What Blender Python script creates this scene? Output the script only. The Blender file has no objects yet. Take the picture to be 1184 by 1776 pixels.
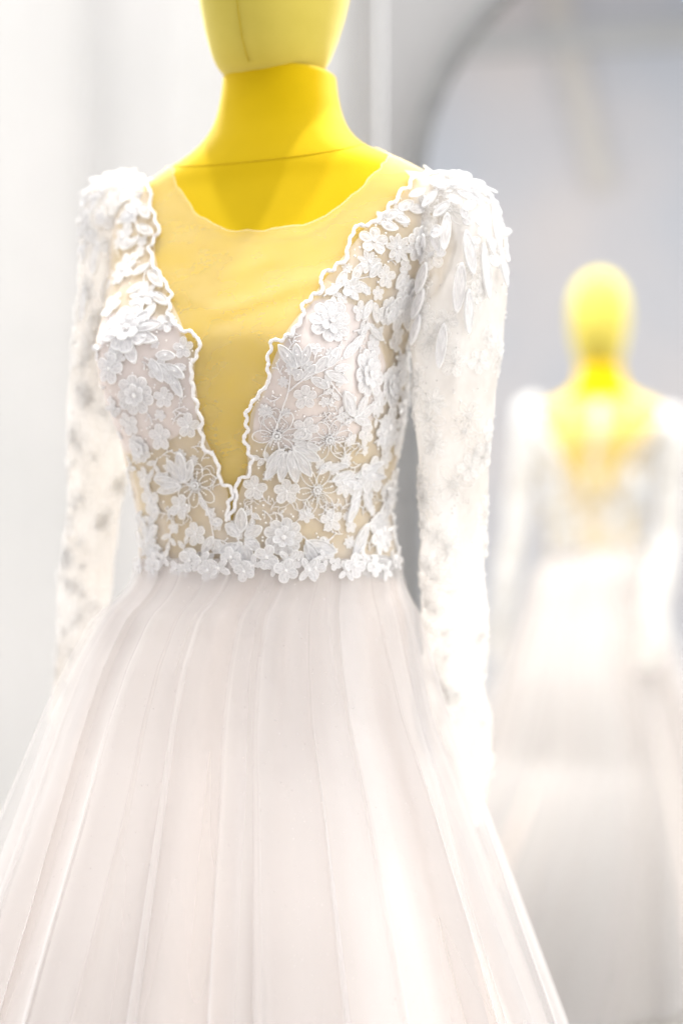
import bpy, bmesh, math, random
from mathutils import Vector, Matrix, noise
from mathutils.bvhtree import BVHTree
R = math.radians
random.seed(7)
sc = bpy.context.scene
col = sc.collection

# ------------------------------------------------------------------ camera
CAM = Vector((0.0, -1.5, 1.018)); FPX = 2737.0
cd = bpy.data.cameras.new('camera'); cam = bpy.data.objects.new('camera', cd); col.objects.link(cam)
cam.location = CAM; cam.rotation_euler = (R(90), 0, 0)
cd.sensor_fit = 'VERTICAL'; cd.sensor_height = 36; cd.lens = FPX * 36 / 1776
cd.shift_y = 54 / 1776
cd.clip_start = 0.05; cd.clip_end = 60
cd.dof.use_dof = True; cd.dof.focus_distance = 1.345; cd.dof.aperture_fstop = 1.5
sc.camera = cam
sc.render.resolution_x = 682; sc.render.resolution_y = 1024

# ------------------------------------------------------------------ world, lamps, exposure
wd = bpy.data.worlds.new('World'); sc.world = wd; wd.use_nodes = True
bg = wd.node_tree.nodes['Background']
bg.inputs[0].default_value = (1.0, 0.995, 0.985, 1); bg.inputs[1].default_value = 0.78
sc.view_settings.view_transform = 'Standard'; sc.view_settings.look = 'None'
sc.view_settings.exposure = 1.68; sc.view_settings.gamma = 1.0
sc.cycles.use_denoising = True
sc.cycles.max_bounces = 10; sc.cycles.transparent_max_bounces = 24
sc.cycles.diffuse_bounces = 4; sc.cycles.glossy_bounces = 3; sc.cycles.caustics_reflective = False; sc.cycles.caustics_refractive = False

def spot(name, loc, aim, power, colr, size=70, blend=0.6, radius=0.05):
    l = bpy.data.lights.new(name, 'SPOT'); o = bpy.data.objects.new(name, l); col.objects.link(o)
    l.energy = power; l.color = colr; l.spot_size = R(size); l.spot_blend = blend; l.shadow_soft_size = radius
    o.location = loc
    o.rotation_euler = (Vector(aim) - Vector(loc)).to_track_quat('-Z', 'Y').to_euler()
    return o
WARM = (1.0, 0.97, 0.92)
# ceiling downlights: two behind the gown, two just in front of it
spot('ceiling_spot_lamp', (-0.66, 0.92, 2.35), (-0.06, 0.0, 1.15), 36, WARM, 66, 1.0)
spot('ceiling_spot_lamp', (0.62, 0.66, 2.35), (-0.06, 0.0, 1.15), 36, WARM, 66, 1.0)
spot('ceiling_spot_lamp', (-0.20, -0.06, 2.85), (-0.06, -0.06, 1.2), 26, WARM, 20, 1.0, radius=0.018)
spot('ceiling_spot_lamp', (0.08, -0.07, 2.85), (-0.06, -0.06, 1.2), 26, WARM, 20, 1.0, radius=0.018)

# ------------------------------------------------------------------ materials
MATS = {}
def mat(name):
    m = bpy.data.materials.new(name); m.use_nodes = True
    nt = m.node_tree; nt.nodes.clear()
    out = nt.nodes.new('ShaderNodeOutputMaterial'); MATS[name] = m
    return m, nt, out
def nd(nt, t, **kw):
    n = nt.nodes.new(t)
    for k, v in kw.items(): setattr(n, k, v)
    return n
def noise_col(nt, c1, c2, scale, detail=4, coord='Object', stretch=(1, 1, 1)):
    tc = nd(nt, 'ShaderNodeTexCoord'); mp = nd(nt, 'ShaderNodeMapping'); mp.inputs['Scale'].default_value = stretch
    nt.links.new(tc.outputs[coord], mp.inputs[0])
    no = nd(nt, 'ShaderNodeTexNoise'); no.inputs['Scale'].default_value = scale; no.inputs['Detail'].default_value = detail
    nt.links.new(mp.outputs[0], no.inputs['Vector'])
    rp = nd(nt, 'ShaderNodeValToRGB'); rp.color_ramp.elements[0].position = 0.35; rp.color_ramp.elements[1].position = 0.65
    rp.color_ramp.elements[0].color = (*c1, 1); rp.color_ramp.elements[1].color = (*c2, 1)
    nt.links.new(no.outputs['Fac'], rp.inputs[0])
    return rp.outputs[0], no.outputs['Fac'], mp.outputs[0]
def pbr(name, c1, c2, scale=30, rough=0.7, spec=0.3, sheen=0.0, sheen_tint=(1, 1, 1), bump=0.0, bscale=400, stretch=(1, 1, 1), metallic=0.0, sss=0.0, transl=0.0, bdist=0.001):
    m, nt, out = mat(name)
    p = nd(nt, 'ShaderNodeBsdfPrincipled')
    c, f, v = noise_col(nt, c1, c2, scale)
    nt.links.new(c, p.inputs['Base Color'])
    p.inputs['Roughness'].default_value = rough; p.inputs['Specular IOR Level'].default_value = spec
    p.inputs['Metallic'].default_value = metallic
    p.inputs['Sheen Weight'].default_value = sheen; p.inputs['Sheen Roughness'].default_value = 0.4
    p.inputs['Sheen Tint'].default_value = (*sheen_tint, 1)
    if bump > 0:
        _, bf, _ = noise_col(nt, (0, 0, 0), (1, 1, 1), bscale, 3, 'Object', stretch)
        b = nd(nt, 'ShaderNodeBump'); b.inputs['Strength'].default_value = bump; b.inputs['Distance'].default_value = bdist
        nt.links.new(bf, b.inputs['Height']); nt.links.new(b.outputs[0], p.inputs['Normal'])
    sh = p.outputs[0]
    if transl > 0:
        t = nd(nt, 'ShaderNodeBsdfTranslucent'); nt.links.new(c, t.inputs['Color'])
        mx = nd(nt, 'ShaderNodeMixShader'); mx.inputs[0].default_value = transl
        nt.links.new(sh, mx.inputs[1]); nt.links.new(t.outputs[0], mx.inputs[2]); sh = mx.outputs[0]
    nt.links.new(sh, out.inputs[0])
    return m
def sheer(name, c1, c2, a_lo, a_hi, nscale=60, transl=0.35, stretch=(1, 1, 1), coord='Object', detail=4):
    """thin net: the weave covers part of the area and lets the rest through"""
    m, nt, out = mat(name)
    c, f, v = noise_col(nt, c1, c2, nscale, detail, coord, stretch)
    d = nd(nt, 'ShaderNodeBsdfDiffuse'); nt.links.new(c, d.inputs[0])
    t = nd(nt, 'ShaderNodeBsdfTranslucent'); nt.links.new(c, t.inputs[0])
    mx = nd(nt, 'ShaderNodeMixShader'); mx.inputs[0].default_value = transl
    nt.links.new(d.outputs[0], mx.inputs[1]); nt.links.new(t.outputs[0], mx.inputs[2])
    sh = mx.outputs[0]
    mr = nd(nt, 'ShaderNodeMapRange'); mr.inputs['From Min'].default_value = 0.35; mr.inputs['From Max'].default_value = 0.65
    mr.inputs['To Min'].default_value = a_lo; mr.inputs['To Max'].default_value = a_hi
    nt.links.new(f, mr.inputs[0])
    al = mr.outputs[0]
    tr = nd(nt, 'ShaderNodeBsdfTransparent')
    m2 = nd(nt, 'ShaderNodeMixShader')
    nt.links.new(al, m2.inputs[0]); nt.links.new(tr.outputs[0], m2.inputs[1]); nt.links.new(sh, m2.inputs[2])
    nt.links.new(m2.outputs[0], out.inputs[0])
    return m
M_YEL = pbr('yellow_jersey', (0.58, 0.395, 0.0006), (0.61, 0.415, 0.001), 25, 0.85, 0.1, 0.6, (1, 0.95, 0.45), 0.15, 900)
M_HEAD = pbr('pale_yellow_jersey', (0.50, 0.415, 0.075), (0.53, 0.44, 0.085), 25, 0.85, 0.1, 0.6, (1, 0.95, 0.6), 0.15, 900)
M_SEAM = pbr('yellow_seam_thread', (0.44, 0.34, 0.04), (0.48, 0.37, 0.05), 60, 0.9, 0.1)
M_NUDE = sheer('nude_mesh', (0.98, 0.92, 0.72), (0.985, 0.94, 0.78), 0.24, 0.30, 14, 0.3, (1.2, 1.2, 2))
M_BOD = sheer('blush_net', (0.93, 0.86, 0.79), (0.96, 0.91, 0.88), 0.50, 0.62, 25, 0.3)
M_CUP = pbr('blush_cup', (0.76, 0.70, 0.70), (0.81, 0.755, 0.755), 14, 0.8, 0.1, 0.1)
M_SLV = sheer('ivory_net', (0.90, 0.85, 0.79), (0.92, 0.91, 0.90), 0.46, 0.76, 22, 0.38, (1, 1, 0.7))
M_TUL = sheer('white_tulle', (0.815, 0.80, 0.80), (0.845, 0.83, 0.83), 0.20, 0.50, 1.0, 0.35, (30, 0.8, 1), 'UV', 1.5)
M_TUL2 = sheer('inner_tulle', (0.805, 0.785, 0.78), (0.835, 0.815, 0.81), 0.28, 0.62, 1.0, 0.35, (17, 0.7, 1), 'UV', 1.5)
M_LIN = pbr('blush_lining', (0.84, 0.745, 0.69), (0.87, 0.78, 0.725), 4, 0.7, 0.15, 0.1, (1, 1, 1), 0, 1, (1, 1, .3), 0, 0, 0.15)
M_THR = pbr('white_thread', (0.90, 0.90, 0.91), (0.95, 0.95, 0.95), 3, 0.55, 0.35, 0.15, (1, 1, 1), 0.35, 6, (1.0, 6, 1), 0, 0, 0.18, 0.0006)
M_CRD = pbr('white_cord', (0.86, 0.85, 0.86), (0.93, 0.92, 0.92), 300, 0.5, 0.4, 0.1, (1, 1, 1), 0.25, 600, (1,1,1), 0, 0, .1)
M_LACE = sheer('stitched_petal', (0.84, 0.84, 0.86), (0.95, 0.95, 0.955), 0.70, 1.0, 5, 0.30, (0.8, 7, 0.8))
M_BEAD = pbr('glass_bead', (0.9, 0.9, 0.92), (0.92, 0.9, 0.88), 200, 0.08, 0.9)
M_GLIT = pbr('silver_glitter', (0.55, 0.53, 0.52), (0.85, 0.85, 0.86), 300, 0.25, 0.5, metallic=0.8)
M_CURT = pbr('white_curtain', (0.66, 0.66, 0.655), (0.70, 0.695, 0.69), 3, 0.9, 0.05, 0, (1, 1, 1), 0.2, 500)
M_WALL = pbr('white_plaster', (0.43, 0.43, 0.435), (0.46, 0.46, 0.465), 2, 0.9, 0.1, 0, (1, 1, 1), 0.1, 60)
M_FARW = pbr('lavender_plaster', (0.45, 0.465, 0.51), (0.56, 0.525, 0.525), 0.9, 0.9, 0.1)
M_FLOOR = pbr('beige_floor', (0.66, 0.62, 0.57), (0.72, 0.68, 0.63), 2, 0.5, 0.3)
M_FRAME = pbr('brushed_grey_metal', (0.23, 0.235, 0.24), (0.27, 0.275, 0.28), 30, 0.5, 0.4, metallic=0.2)
M_BACK = pbr('mirror_backing', (0.2, 0.2, 0.2), (0.25, 0.25, 0.25), 10, 0.8, 0.2)
M_STEEL = pbr('steel_stand', (0.5, 0.5, 0.5), (0.6, 0.6, 0.6), 20, 0.3, 0.5, metallic=1.0)
M_BEIGE = pbr('beige_wood', (0.50, 0.475, 0.45), (0.54, 0.51, 0.485), 6, 0.7, 0.2, 0, (1, 1, 1), 0, 1, (1, 1, 8))
m, nt, out = mat('mirror_glass')
g = nd(nt, 'ShaderNodeBsdfGlossy'); g.inputs['Roughness'].default_value = 0.0; g.inputs['Color'].default_value = (0.93, 0.95, 0.955, 1)
nt.links.new(g.outputs[0], out.inputs[0]); M_MIR = m

# ------------------------------------------------------------------ helpers
def tag(o, label=None, cat=None, group=None, kind=None):
    if label: o['label'] = label
    if cat: o['category'] = cat
    if group: o['group'] = group
    if kind: o['kind'] = kind
    return o
def obj(name, verts, faces, m, parent=None, smooth=True, uv=None):
    me = bpy.data.meshes.new(name); me.from_pydata([tuple(v) for v in verts], [], faces); me.materials.append(m)
    if smooth: me.polygons.foreach_set('use_smooth', [True] * len(me.polygons))
    if uv:
        ul = me.uv_layers.new(name='cloth')
        for lp in me.loops: ul.data[lp.index].uv = uv[lp.vertex_index]
    me.update()
    o = bpy.data.objects.new(name, me); col.objects.link(o)
    if parent: o.parent = parent
    return o
def empty(name, loc=(0, 0, 0), rz=0):
    o = bpy.data.objects.new(name, None); col.objects.link(o); o.location = loc; o.rotation_euler = (0, 0, rz)
    o.empty_display_size = 0.1
    return o
def inst(name, me, mtx, parent):
    o = bpy.data.objects.new(name, me); col.objects.link(o); o.parent = parent; o.matrix_basis = mtx
    return o
def grid_faces(nu, nv, wrap_u=False):
    f = []
    for j in range(nv - 1):
        for i in range(nu if wrap_u else nu - 1):
            i2 = (i + 1) % nu
            f.append((j * nu + i, j * nu + i2, (j + 1) * nu + i2, (j + 1) * nu + i))
    return f
def interp(tab, x):
    if x <= tab[0][0]: return tab[0][1:] if len(tab[0]) > 2 else tab[0][1]
    for k in range(len(tab) - 1):
        a, b = tab[k], tab[k + 1]
        if x <= b[0]:
            t = (x - a[0]) / (b[0] - a[0])
            r = tuple(a[i] + (b[i] - a[i]) * t for i in range(1, len(a)))
            return r if len(r) > 1 else r[0]
    return tab[-1][1:] if len(tab[-1]) > 2 else tab[-1][1]
def catmull(pts, n):
    """smooth path through pts (Vectors)"""
    P = [pts[0]] + list(pts) + [pts[-1]]
    o = []
    for i in range(1, len(P) - 2):
        for k in range(n):
            t = k / n
            p0, p1, p2, p3 = P[i - 1], P[i], P[i + 1], P[i + 2]
            o.append(0.5 * ((2 * p1) + (p2 - p0) * t + (2 * p0 - 5 * p1 + 4 * p2 - p3) * t * t + (3 * p1 - p0 - 3 * p2 + p3) * t ** 3))
    o.append(P[-2]); return o
def tube(pts, rad, seg=6, closed=False):
    """verts, faces of a tube; rad number or list"""
    n = len(pts); V = []; F = []
    up = Vector((0.13, -0.9, 0.41)).normalized()
    for i, p in enumerate(pts):
        a = pts[(i - 1) % n] if (closed or i > 0) else p
        b = pts[(i + 1) % n] if (closed or i < n - 1) else p
        t = (b - a)
        t = t.normalized() if t.length > 1e-9 else Vector((0, 0, 1))
        x = t.cross(up)
        if x.length < 1e-4: x = t.cross(Vector((1, 0, 0)))
        x.normalize(); y = t.cross(x)
        r = rad[i] if isinstance(rad, (list, tuple)) else rad
        for k in range(seg):
            th = 2 * math.pi * k / seg
            V.append(p + x * (r * math.cos(th)) + y * (r * math.sin(th)))
    m_ = n if closed else n - 1
    for i in range(m_):
        for k in range(seg):
            k2 = (k + 1) % seg; j = (i + 1) % n
            F.append((i * seg + k, i * seg + k2, j * seg + k2, j * seg + k))
    if not closed:
        F.append(tuple(range(seg))[::-1]); F.append(tuple((n - 1) * seg + k for k in range(seg)))
    return V, F
class Acc:
    def __init__(s): s.v = []; s.f = []
    def add(s, vf):
        b = len(s.v); s.v += vf[0]; s.f += [tuple(i + b for i in f) for f in vf[1]]
PHI = (1 + 5 ** .5) / 2
ICO_V = [Vector(v).normalized() for v in ((-1, PHI, 0), (1, PHI, 0), (-1, -PHI, 0), (1, -PHI, 0), (0, -1, PHI), (0, 1, PHI), (0, -1, -PHI), (0, 1, -PHI), (PHI, 0, -1), (PHI, 0, 1), (-PHI, 0, -1), (-PHI, 0, 1))]
ICO_F = [(0, 11, 5), (0, 5, 1), (0, 1, 7), (0, 7, 10), (0, 10, 11), (1, 5, 9), (5, 11, 4), (11, 10, 2), (10, 7, 6), (7, 1, 8), (3, 9, 4), (3, 4, 2), (3, 2, 6), (3, 6, 8), (3, 8, 9), (4, 9, 5), (2, 4, 11), (6, 2, 10), (8, 6, 7), (9, 8, 1)]
def ico(c, r): return [c + v * r for v in ICO_V], ICO_F

# ------------------------------------------------------------------ frame of the figure
YAW = R(-22.0)
BASE = Vector((-0.0586, 0, 0)); WZ = 1.0           # waist height
CY, SY = math.cos(YAW), math.sin(YAW)
def to_world(p): return Vector((BASE.x + CY * p[0] - SY * p[1], BASE.y + SY * p[0] + CY * p[1], p[2]))
def dir_local(d): return Vector((CY * d[0] + SY * d[1], -SY * d[0] + CY * d[1], d[2]))
CAM_L = dir_local(CAM - BASE)
def ray(px, py): return dir_local(Vector(((px - 592) / FPX, 1.0, (942 - py) / FPX))).normalized()
def px_of(p):
    w = to_world(p); D = w.y - CAM.y
    return 592 + FPX * (w.x - CAM.x) / D, 942 - FPX * (w.z - CAM.z) / D

# torso: w (above waist), half width, front depth, back depth
TOR = [(-0.10, .095, .08, .08), (-0.05, .108, .088, .085), (-.008, .122, .098, .09), (0.0, .124, .100, .092), (.05, .124, .102, .09), (.10, .132, .109, .092), (.15, .142, .113, .098),
       (.20, .150, .110, .104), (.25, .160, .102, .106), (.29, .168, .091, .102), (.32, .170, .081, .094), (.338, .164, .075, .086), (.352, .152, .071, .078),
       (.364, .136, .070, .071), (.374, .116, .066, .066), (.383, .096, .063, .062), (.393, .080, .060, .058), (.405, .068, .056, .054), (.42, .060, .053, .052), (.44, .0550, .0515, .051), (.459, .0525, .0505, .0505)]
FIT = {}
ROWS = [(0.0, 240, 690), (.03, 240, 682), (.06, 230, 682), (.095, 214, 690), (.13, 194, 700), (.155, 178, 706), (.18, 166, 708), (.20, 163, 706)]
def section(w, phi, off=0.0, fit=True):
    # averaged over a little height so that the profile has no kinks
    h_ = .012 if w < .33 else .004
    q3 = [interp(TOR, w + k_ * h_) for k_ in (-1.5, -.75, 0, .75, 1.5)]
    a, bf, bb = (sum(t_[i] for t_ in q3) / 5 for i in range(3))
    cx, k = (0.0, 1.0)
    if fit and FIT:
        k, cx = interp(FIT['t'], w)
    c, s = math.cos(phi), math.sin(phi)
    n = 2 / 2.25
    x = a * k * math.copysign(abs(c) ** n, c)
    y = (bf if s < 0 else bb) * math.copysign(abs(s) ** n, s)
    # bust
    for sgn in (-1, 1):
        ph = -math.pi / 2 + sgn * R(39)
        dphi = (phi - ph + math.pi) % (2 * math.pi) - math.pi
        dw = w - 0.168
        g_ = math.exp(-(dphi / R(27)) ** 2 - (dw / (0.052 if dw < 0 else 0.085)) ** 2)
        x += 0.033 * g_ * math.cos(ph) * .8; y += 0.040 * g_ * math.sin(ph)
    # shoulder blades and hollow of the spine
    db = (phi - math.pi / 2 + math.pi) % (2 * math.pi) - math.pi
    y -= 0.010 * math.exp(-(db / R(16)) ** 2) * math.exp(-((w - .2) / .12) ** 2)
    # hollow between chest and shoulder front
    l = math.hypot(x, y); x *= 1 + off / l; y *= 1 + off / l
    return Vector((x + cx * CY, y - cx * SY, WZ + w))
ft = [(-0.1, 1.0, 0.0)]
for w, xl, xr in ROWS:
    k, cx = 1.0, 0.0
    for it in range(25):
        FIT['t'] = [(w, k, cx), (w + .001, k, cx)]
        xs = [px_of(section(w, 2 * math.pi * i / 90, 0.006))[0] for i in range(90)]
        l, r_ = min(xs), max(xs)
        k *= 1 + 0.7 * ((xr - xl) / (r_ - l) - 1); cx += 0.6 * ((xl + xr) / 2 - (l + r_) / 2) / 1825
    ft.append((w, k, cx))
ft.append((.29, 1.0, 0.0)); ft[0] = (-.1, ft[1][1], ft[1][2])
FIT['t'] = ft
print('FIT', [(round(a, 3), round(b, 3), round(c, 4)) for a, b, c in ft])
NPH = 96
def loft(ws, off, nphi=NPH, extra=None):
    V = []
    for w in ws:
        for i in range(nphi):
            ph = 2 * math.pi * i / nphi
            o_ = off + (extra(ph, w) if extra else 0)
            V.append(section(w, ph, o_))
    return V, grid_faces(nphi, len(ws), True)
def frange(a, b, n): return [a + (b - a) * i / (n - 1) for i in range(n)]
WS = frange(-.09, .33, 50) + frange(.334, .40, 22) + frange(.404, .459, 14)

# ------------------------------------------------------------------ the setting
o = obj('floor', [(-5, -5, 0), (5, -5, 0), (5, 4, 0), (-5, 4, 0)], [(0, 1, 2, 3)], M_FLOOR, smooth=False); tag(o, kind='structure')
# mirror plane
P0 = Vector((BASE.x, 0, 0)); P1 = Vector(((1040 - 592) / FPX * 3.93, 2.43, 0))
MID = (P0 + P1) / 2; MN = (P0 - P1).normalized(); MT = Vector((-MN.y, MN.x, 0))   # normal towards the gown, tangent to the right
if MT.x < 0: MT = -MT
def on_mirror(s, z, d=0.0): return MID + MT * s + MN * d + Vector((0, 0, z))
# left outer edge of the frame at pixel x = 706 near the springing
best = min(frange(-.6, .2, 400), key=lambda s: abs(592 + FPX * on_mirror(s, 0).x / (on_mirror(s, 0).y + 1.5) - 708))
MRAD = 0.455; MC = best + MRAD; ZS = 1.625
# wall behind the mirror
def wall_pt(s, z, d): return tuple(on_mirror(s, z, d))
s0 = min(frange(-.8, .2, 500), key=lambda s: abs(592 + FPX * on_mirror(s, 0, -.07).x / (on_mirror(s, 0, -.07).y + 1.5) - 662))
V = []; 
for d in (-.07, -.22):
    for s, z in ((s0, 0), (3, 0), (3, 3.1), (s0, 3.1)): V.append(wall_pt(s, z, d))
o = obj('wall', V, [(0, 1, 2, 3), (4, 7, 6, 5), (0, 3, 7, 4), (1, 5, 6, 2), (3, 2, 6, 7)], M_WALL, smooth=False); tag(o, kind='structure')
# wall and ceiling strip on the far side of the shop, seen only in the mirror
FD = -MN; FDIR = Vector((-0.4, -0.92, 0)).normalized(); FT = Vector((0.92, -0.4, 0))
FC = MID + FDIR * 4.2
def far(s, z, d=0): return tuple(FC + FT * s - FDIR * d + Vector((0, 0, z)))
o = obj('far_wall', [far(-4, 0), far(4, 0), far(4, 3.45), far(-4, 3.45), far(-4, 0, -.15), far(4, 0, -.15), far(4, 3.45, -.15), far(-4, 3.45, -.15)],
        [(0, 1, 2, 3), (4, 7, 6, 5), (0, 3, 7, 4), (1, 5, 6, 2), (3, 2, 6, 7)], M_FARW, smooth=False); tag(o, kind='structure')

V = []
for z in (3.45, 3.6):
    for s_, d in ((-4, -.15), (4, -.15), (4, 1.3), (-4, 1.3)): V.append(far(s_, z, d))
o = obj('ceiling', V, [(0, 3, 2, 1), (4, 5, 6, 7), (0, 1, 5, 4), (1, 2, 6, 5), (2, 3, 7, 6), (3, 0, 4, 7)], M_FARW, smooth=False); tag(o, kind='structure')
V = []
for z in (3.15, 3.25):
    for s_, d in ((-4, -.02), (4, -.02), (4, .05), (-4, .05)): V.append(far(s_, z, d))
o = obj('far_wall_moulding', V, [(0, 3, 2, 1), (4, 5, 6, 7), (0, 1, 5, 4), (1, 2, 6, 5), (2, 3, 7, 6), (3, 0, 4, 7)], M_WALL, smooth=False); tag(o, kind='structure')
# slim batten slanting across the far wall
def far_from_mirror(px, py):
    d = Vector(((px - 592) / FPX, 1.0, (942 - py) / FPX)); t = (MID - CAM).dot(MN) / d.dot(MN)
    h = CAM + d * t; d2 = d - 2 * d.dot(MN) * MN
    t2 = (FC - h).dot(FDIR) / d2.dot(FDIR); return h + d2 * t2
BA, BB = far_from_mirror(952, -40), far_from_mirror(1045, 330)
ax = (BB - BA).normalized(); sd = ax.cross(FDIR).normalized() * .055; up_ = -FDIR * .03; lo_ = FDIR * .002
V = [BA - sd + lo_, BA + sd + lo_, BB + sd + lo_, BB - sd + lo_, BA - sd + up_, BA + sd + up_, BB + sd + up_, BB - sd + up_]
o = obj('batten', V, [(0, 3, 2, 1), (4, 5, 6, 7), (0, 1, 5, 4), (1, 2, 6, 5), (2, 3, 7, 6), (3, 0, 4, 7)], M_BEIGE, smooth=False)
tag(o, 'slim beige batten slanting across the far wall, seen blurred in the mirror', 'batten')

# curtain of soft folds
NX, NZ = 420, 14
V = []
xe = wall_pt(s0, 0, -.07)[0] - 0.002
ye = wall_pt(s0, 0, -.07)[1]
def curt(x, z):
    u = x * 1.0
    y = ye + 0.03 + 0.042 * math.sin(x * 21 + 1.2 * math.sin(x * 5.3)) + 0.006 * math.sin(x * 47 + 2 * math.sin(x * 3.1) + .5) + 0.02 * noise.noise((x * 2.5, z * .4, 3))
    return y
for j in range(NZ):
    z = 3.05 * j / (NZ - 1) + .01
    for i in range(NX):
        x = -2.4 + (xe + 2.4) * i / (NX - 1)
        V.append((x, curt(x, z), z))
o = obj('curtain', V, grid_faces(NX, NZ), M_CURT)
sol = o.modifiers.new('thick', 'SOLIDIFY'); sol.thickness = 0.002
tag(o, 'plain white curtain hanging in soft vertical folds behind the gown', 'curtain')

# ------------------------------------------------------------------ mirror
mir = empty('arched_mirror', tuple(on_mirror(MC, 0)))
tag(mir, 'tall arched mirror with a grey metal frame reflecting the gown from behind', 'mirror')
mir_inv = Matrix.Translation(-Vector(mir.location))
def arch(rad, z0, n=48):
    pts = [(MC - rad, z0)] + [(MC + rad * math.cos(math.pi - math.pi * i / n), ZS + rad * math.sin(math.pi - math.pi * i / n)) for i in range(n + 1)] + [(MC + rad, z0)]
    return pts
ap = arch(MRAD - 0.02, 0.03)
L = Vector(mir.location)
o = obj('mirror_glass', [on_mirror(s, z, 0) - L for s, z in ap], [tuple(range(len(ap)))], M_MIR, mir, smooth=False)
o = obj('backing', [on_mirror(s, z, -.012) - L for s, z in ap], [tuple(range(len(ap)))], M_BACK, mir, smooth=False)
fo, fi = arch(MRAD, 0.0), arch(MRAD - 0.028, 0.028)
V = []; n = len(fo)
for d, ring in ((-.012, fo), (.008, fo), (.012, [((a[0] + b[0]) / 2, (a[1] + b[1]) / 2) for a, b in zip(fo, fi)]), (.008, fi), (.0015, fi)):
    V += [on_mirror(s, z, d) - L for s, z in ring]
F = []
for k in range(4):
    for i in range(n):
        i2 = (i + 1) % n
        F.append((k * n + i, k * n + i2, (k + 1) * n + i2, (k + 1) * n + i))
obj('frame', V, F, M_FRAME, mir)

# ------------------------------------------------------------------ mannequin
man = empty('mannequin', tuple(BASE), YAW)
tag(man, 'yellow fabric covered mannequin with an egg shaped head wearing the lace gown', 'mannequin')
V, F = loft(WS, 0.0)
F.append(tuple((len(WS) - 1) * NPH + i for i in range(NPH)))
tor = obj('torso', V, F, M_YEL, man)
# neck seam: ring round the neck base, lower at the front
pts = []
for i in range(72):
    ph = 2 * math.pi * i / 72
    w = 0.385 - 0.016 * math.sin(-ph) + 0.004 * math.cos(2 * ph)
    pts.append(section(w, ph, 0.0004))
V, F = tube(pts, 0.00035, 6, True); obj('neck_seam', V, F, M_YEL, tor)
# head
HT = [(0.0, .030, .034, 0), (.004, .043, .046, 0), (.012, .0515, .056, 0), (.025, .0575, .066, 0), (.045, .0635, .076, 0), (.07, .0695, .085, 0), (.10, .0745, .091, 0), (.135, .077, .095, 0), (.17, .074, .092, 0), (.20, .064, .08, 0), (.222, .048, .060, 0), (.236, .028, .036, 0), (.243, .006, .008, 0)]
hz = frange(0, .243, 50); V = []
HZ0 = WZ + 0.4525
def headp(t, ph, off=0):
    a, b, _ = interp(HT, t); a *= .955; b *= .97
    lean = -0.012 + 0.012 * min(1, t / .1)
    return Vector(((a + off) * math.cos(ph) - .003, (b + off) * math.sin(ph) + lean - .004, HZ0 + t))
for t in hz:
    for i in range(64): V.append(headp(t, 2 * math.pi * i / 64))
F = grid_faces(64, len(hz), True); F.append(tuple(range(64))[::-1]); F.append(tuple((len(hz) - 1) * 64 + i for i in range(64)))
head = obj('head', V, F, M_HEAD, man)
mdf = head.modifiers.new('s', 'SMOOTH'); mdf.iterations = 4
pts = [headp(t, -math.pi / 2, 0.0002) for t in frange(.006, .24, 40)]
V, F = tube(pts, 0.0008, 6); obj('head_seam', V, F, M_SEAM, head)
V, F = tube([Vector((0, 0, z)) for z in (0.02, 0.4, 0.93)], 0.016, 16); obj('stand_pole', V, F, M_STEEL, man)
V, F = tube([Vector((0, 0, z)) for z in (0.0, 0.012, 0.02)], [0.16, 0.16, 0.02], 40); obj('stand_base', V, F, M_STEEL, man)

# ------------------------------------------------------------------ gown
gown = empty('wedding_gown', tuple(BASE), YAW)
tag(gown, 'long sleeved white lace wedding gown with plunging neckline and full tulle skirt', 'gown')

OFF = 0.0055                                     # lace surface above the body
SV, SF = loft(frange(-.02, .33, 60) + frange(.334, .39, 22), OFF)
BVH = BVHTree.FromPolygons(SV, SF)
def hit(px, py, bvh=None):
    r = (bvh or BVH).ray_cast(CAM_L, ray(px, py))
    if r[0] is None:
        # off the silhouette: nearest point to where the ray passes the axis
        d = ray(px, py); t = -(CAM_L.x * d.x + CAM_L.y * d.y) / (d.x ** 2 + d.y ** 2)
        r = (bvh or BVH).find_nearest(CAM_L + d * t)
    p, nrm = r[0], r[1]
    if nrm.x * (p.x) + nrm.y * p.y < 0: nrm = -nrm
    return p, nrm
def phi_w(p):
    w = p.z - WZ
    k, cx = interp(FIT['t'], w)
    return math.atan2(p.y + cx * SY, p.x - cx * CY), w   # polar angle; close enough to the parameter
def solve_phi(p):
    w = p.z - WZ
    f = lambda a: (section(w, a, OFF) - p).length
    a0 = min((2 * math.pi * i / 60 for i in range(60)), key=f)
    for st in (R(1.5), R(.3)): a0 = min((a0 + st * k for k in range(-3, 4)), key=f)
    return a0 % (2 * math.pi)

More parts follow.
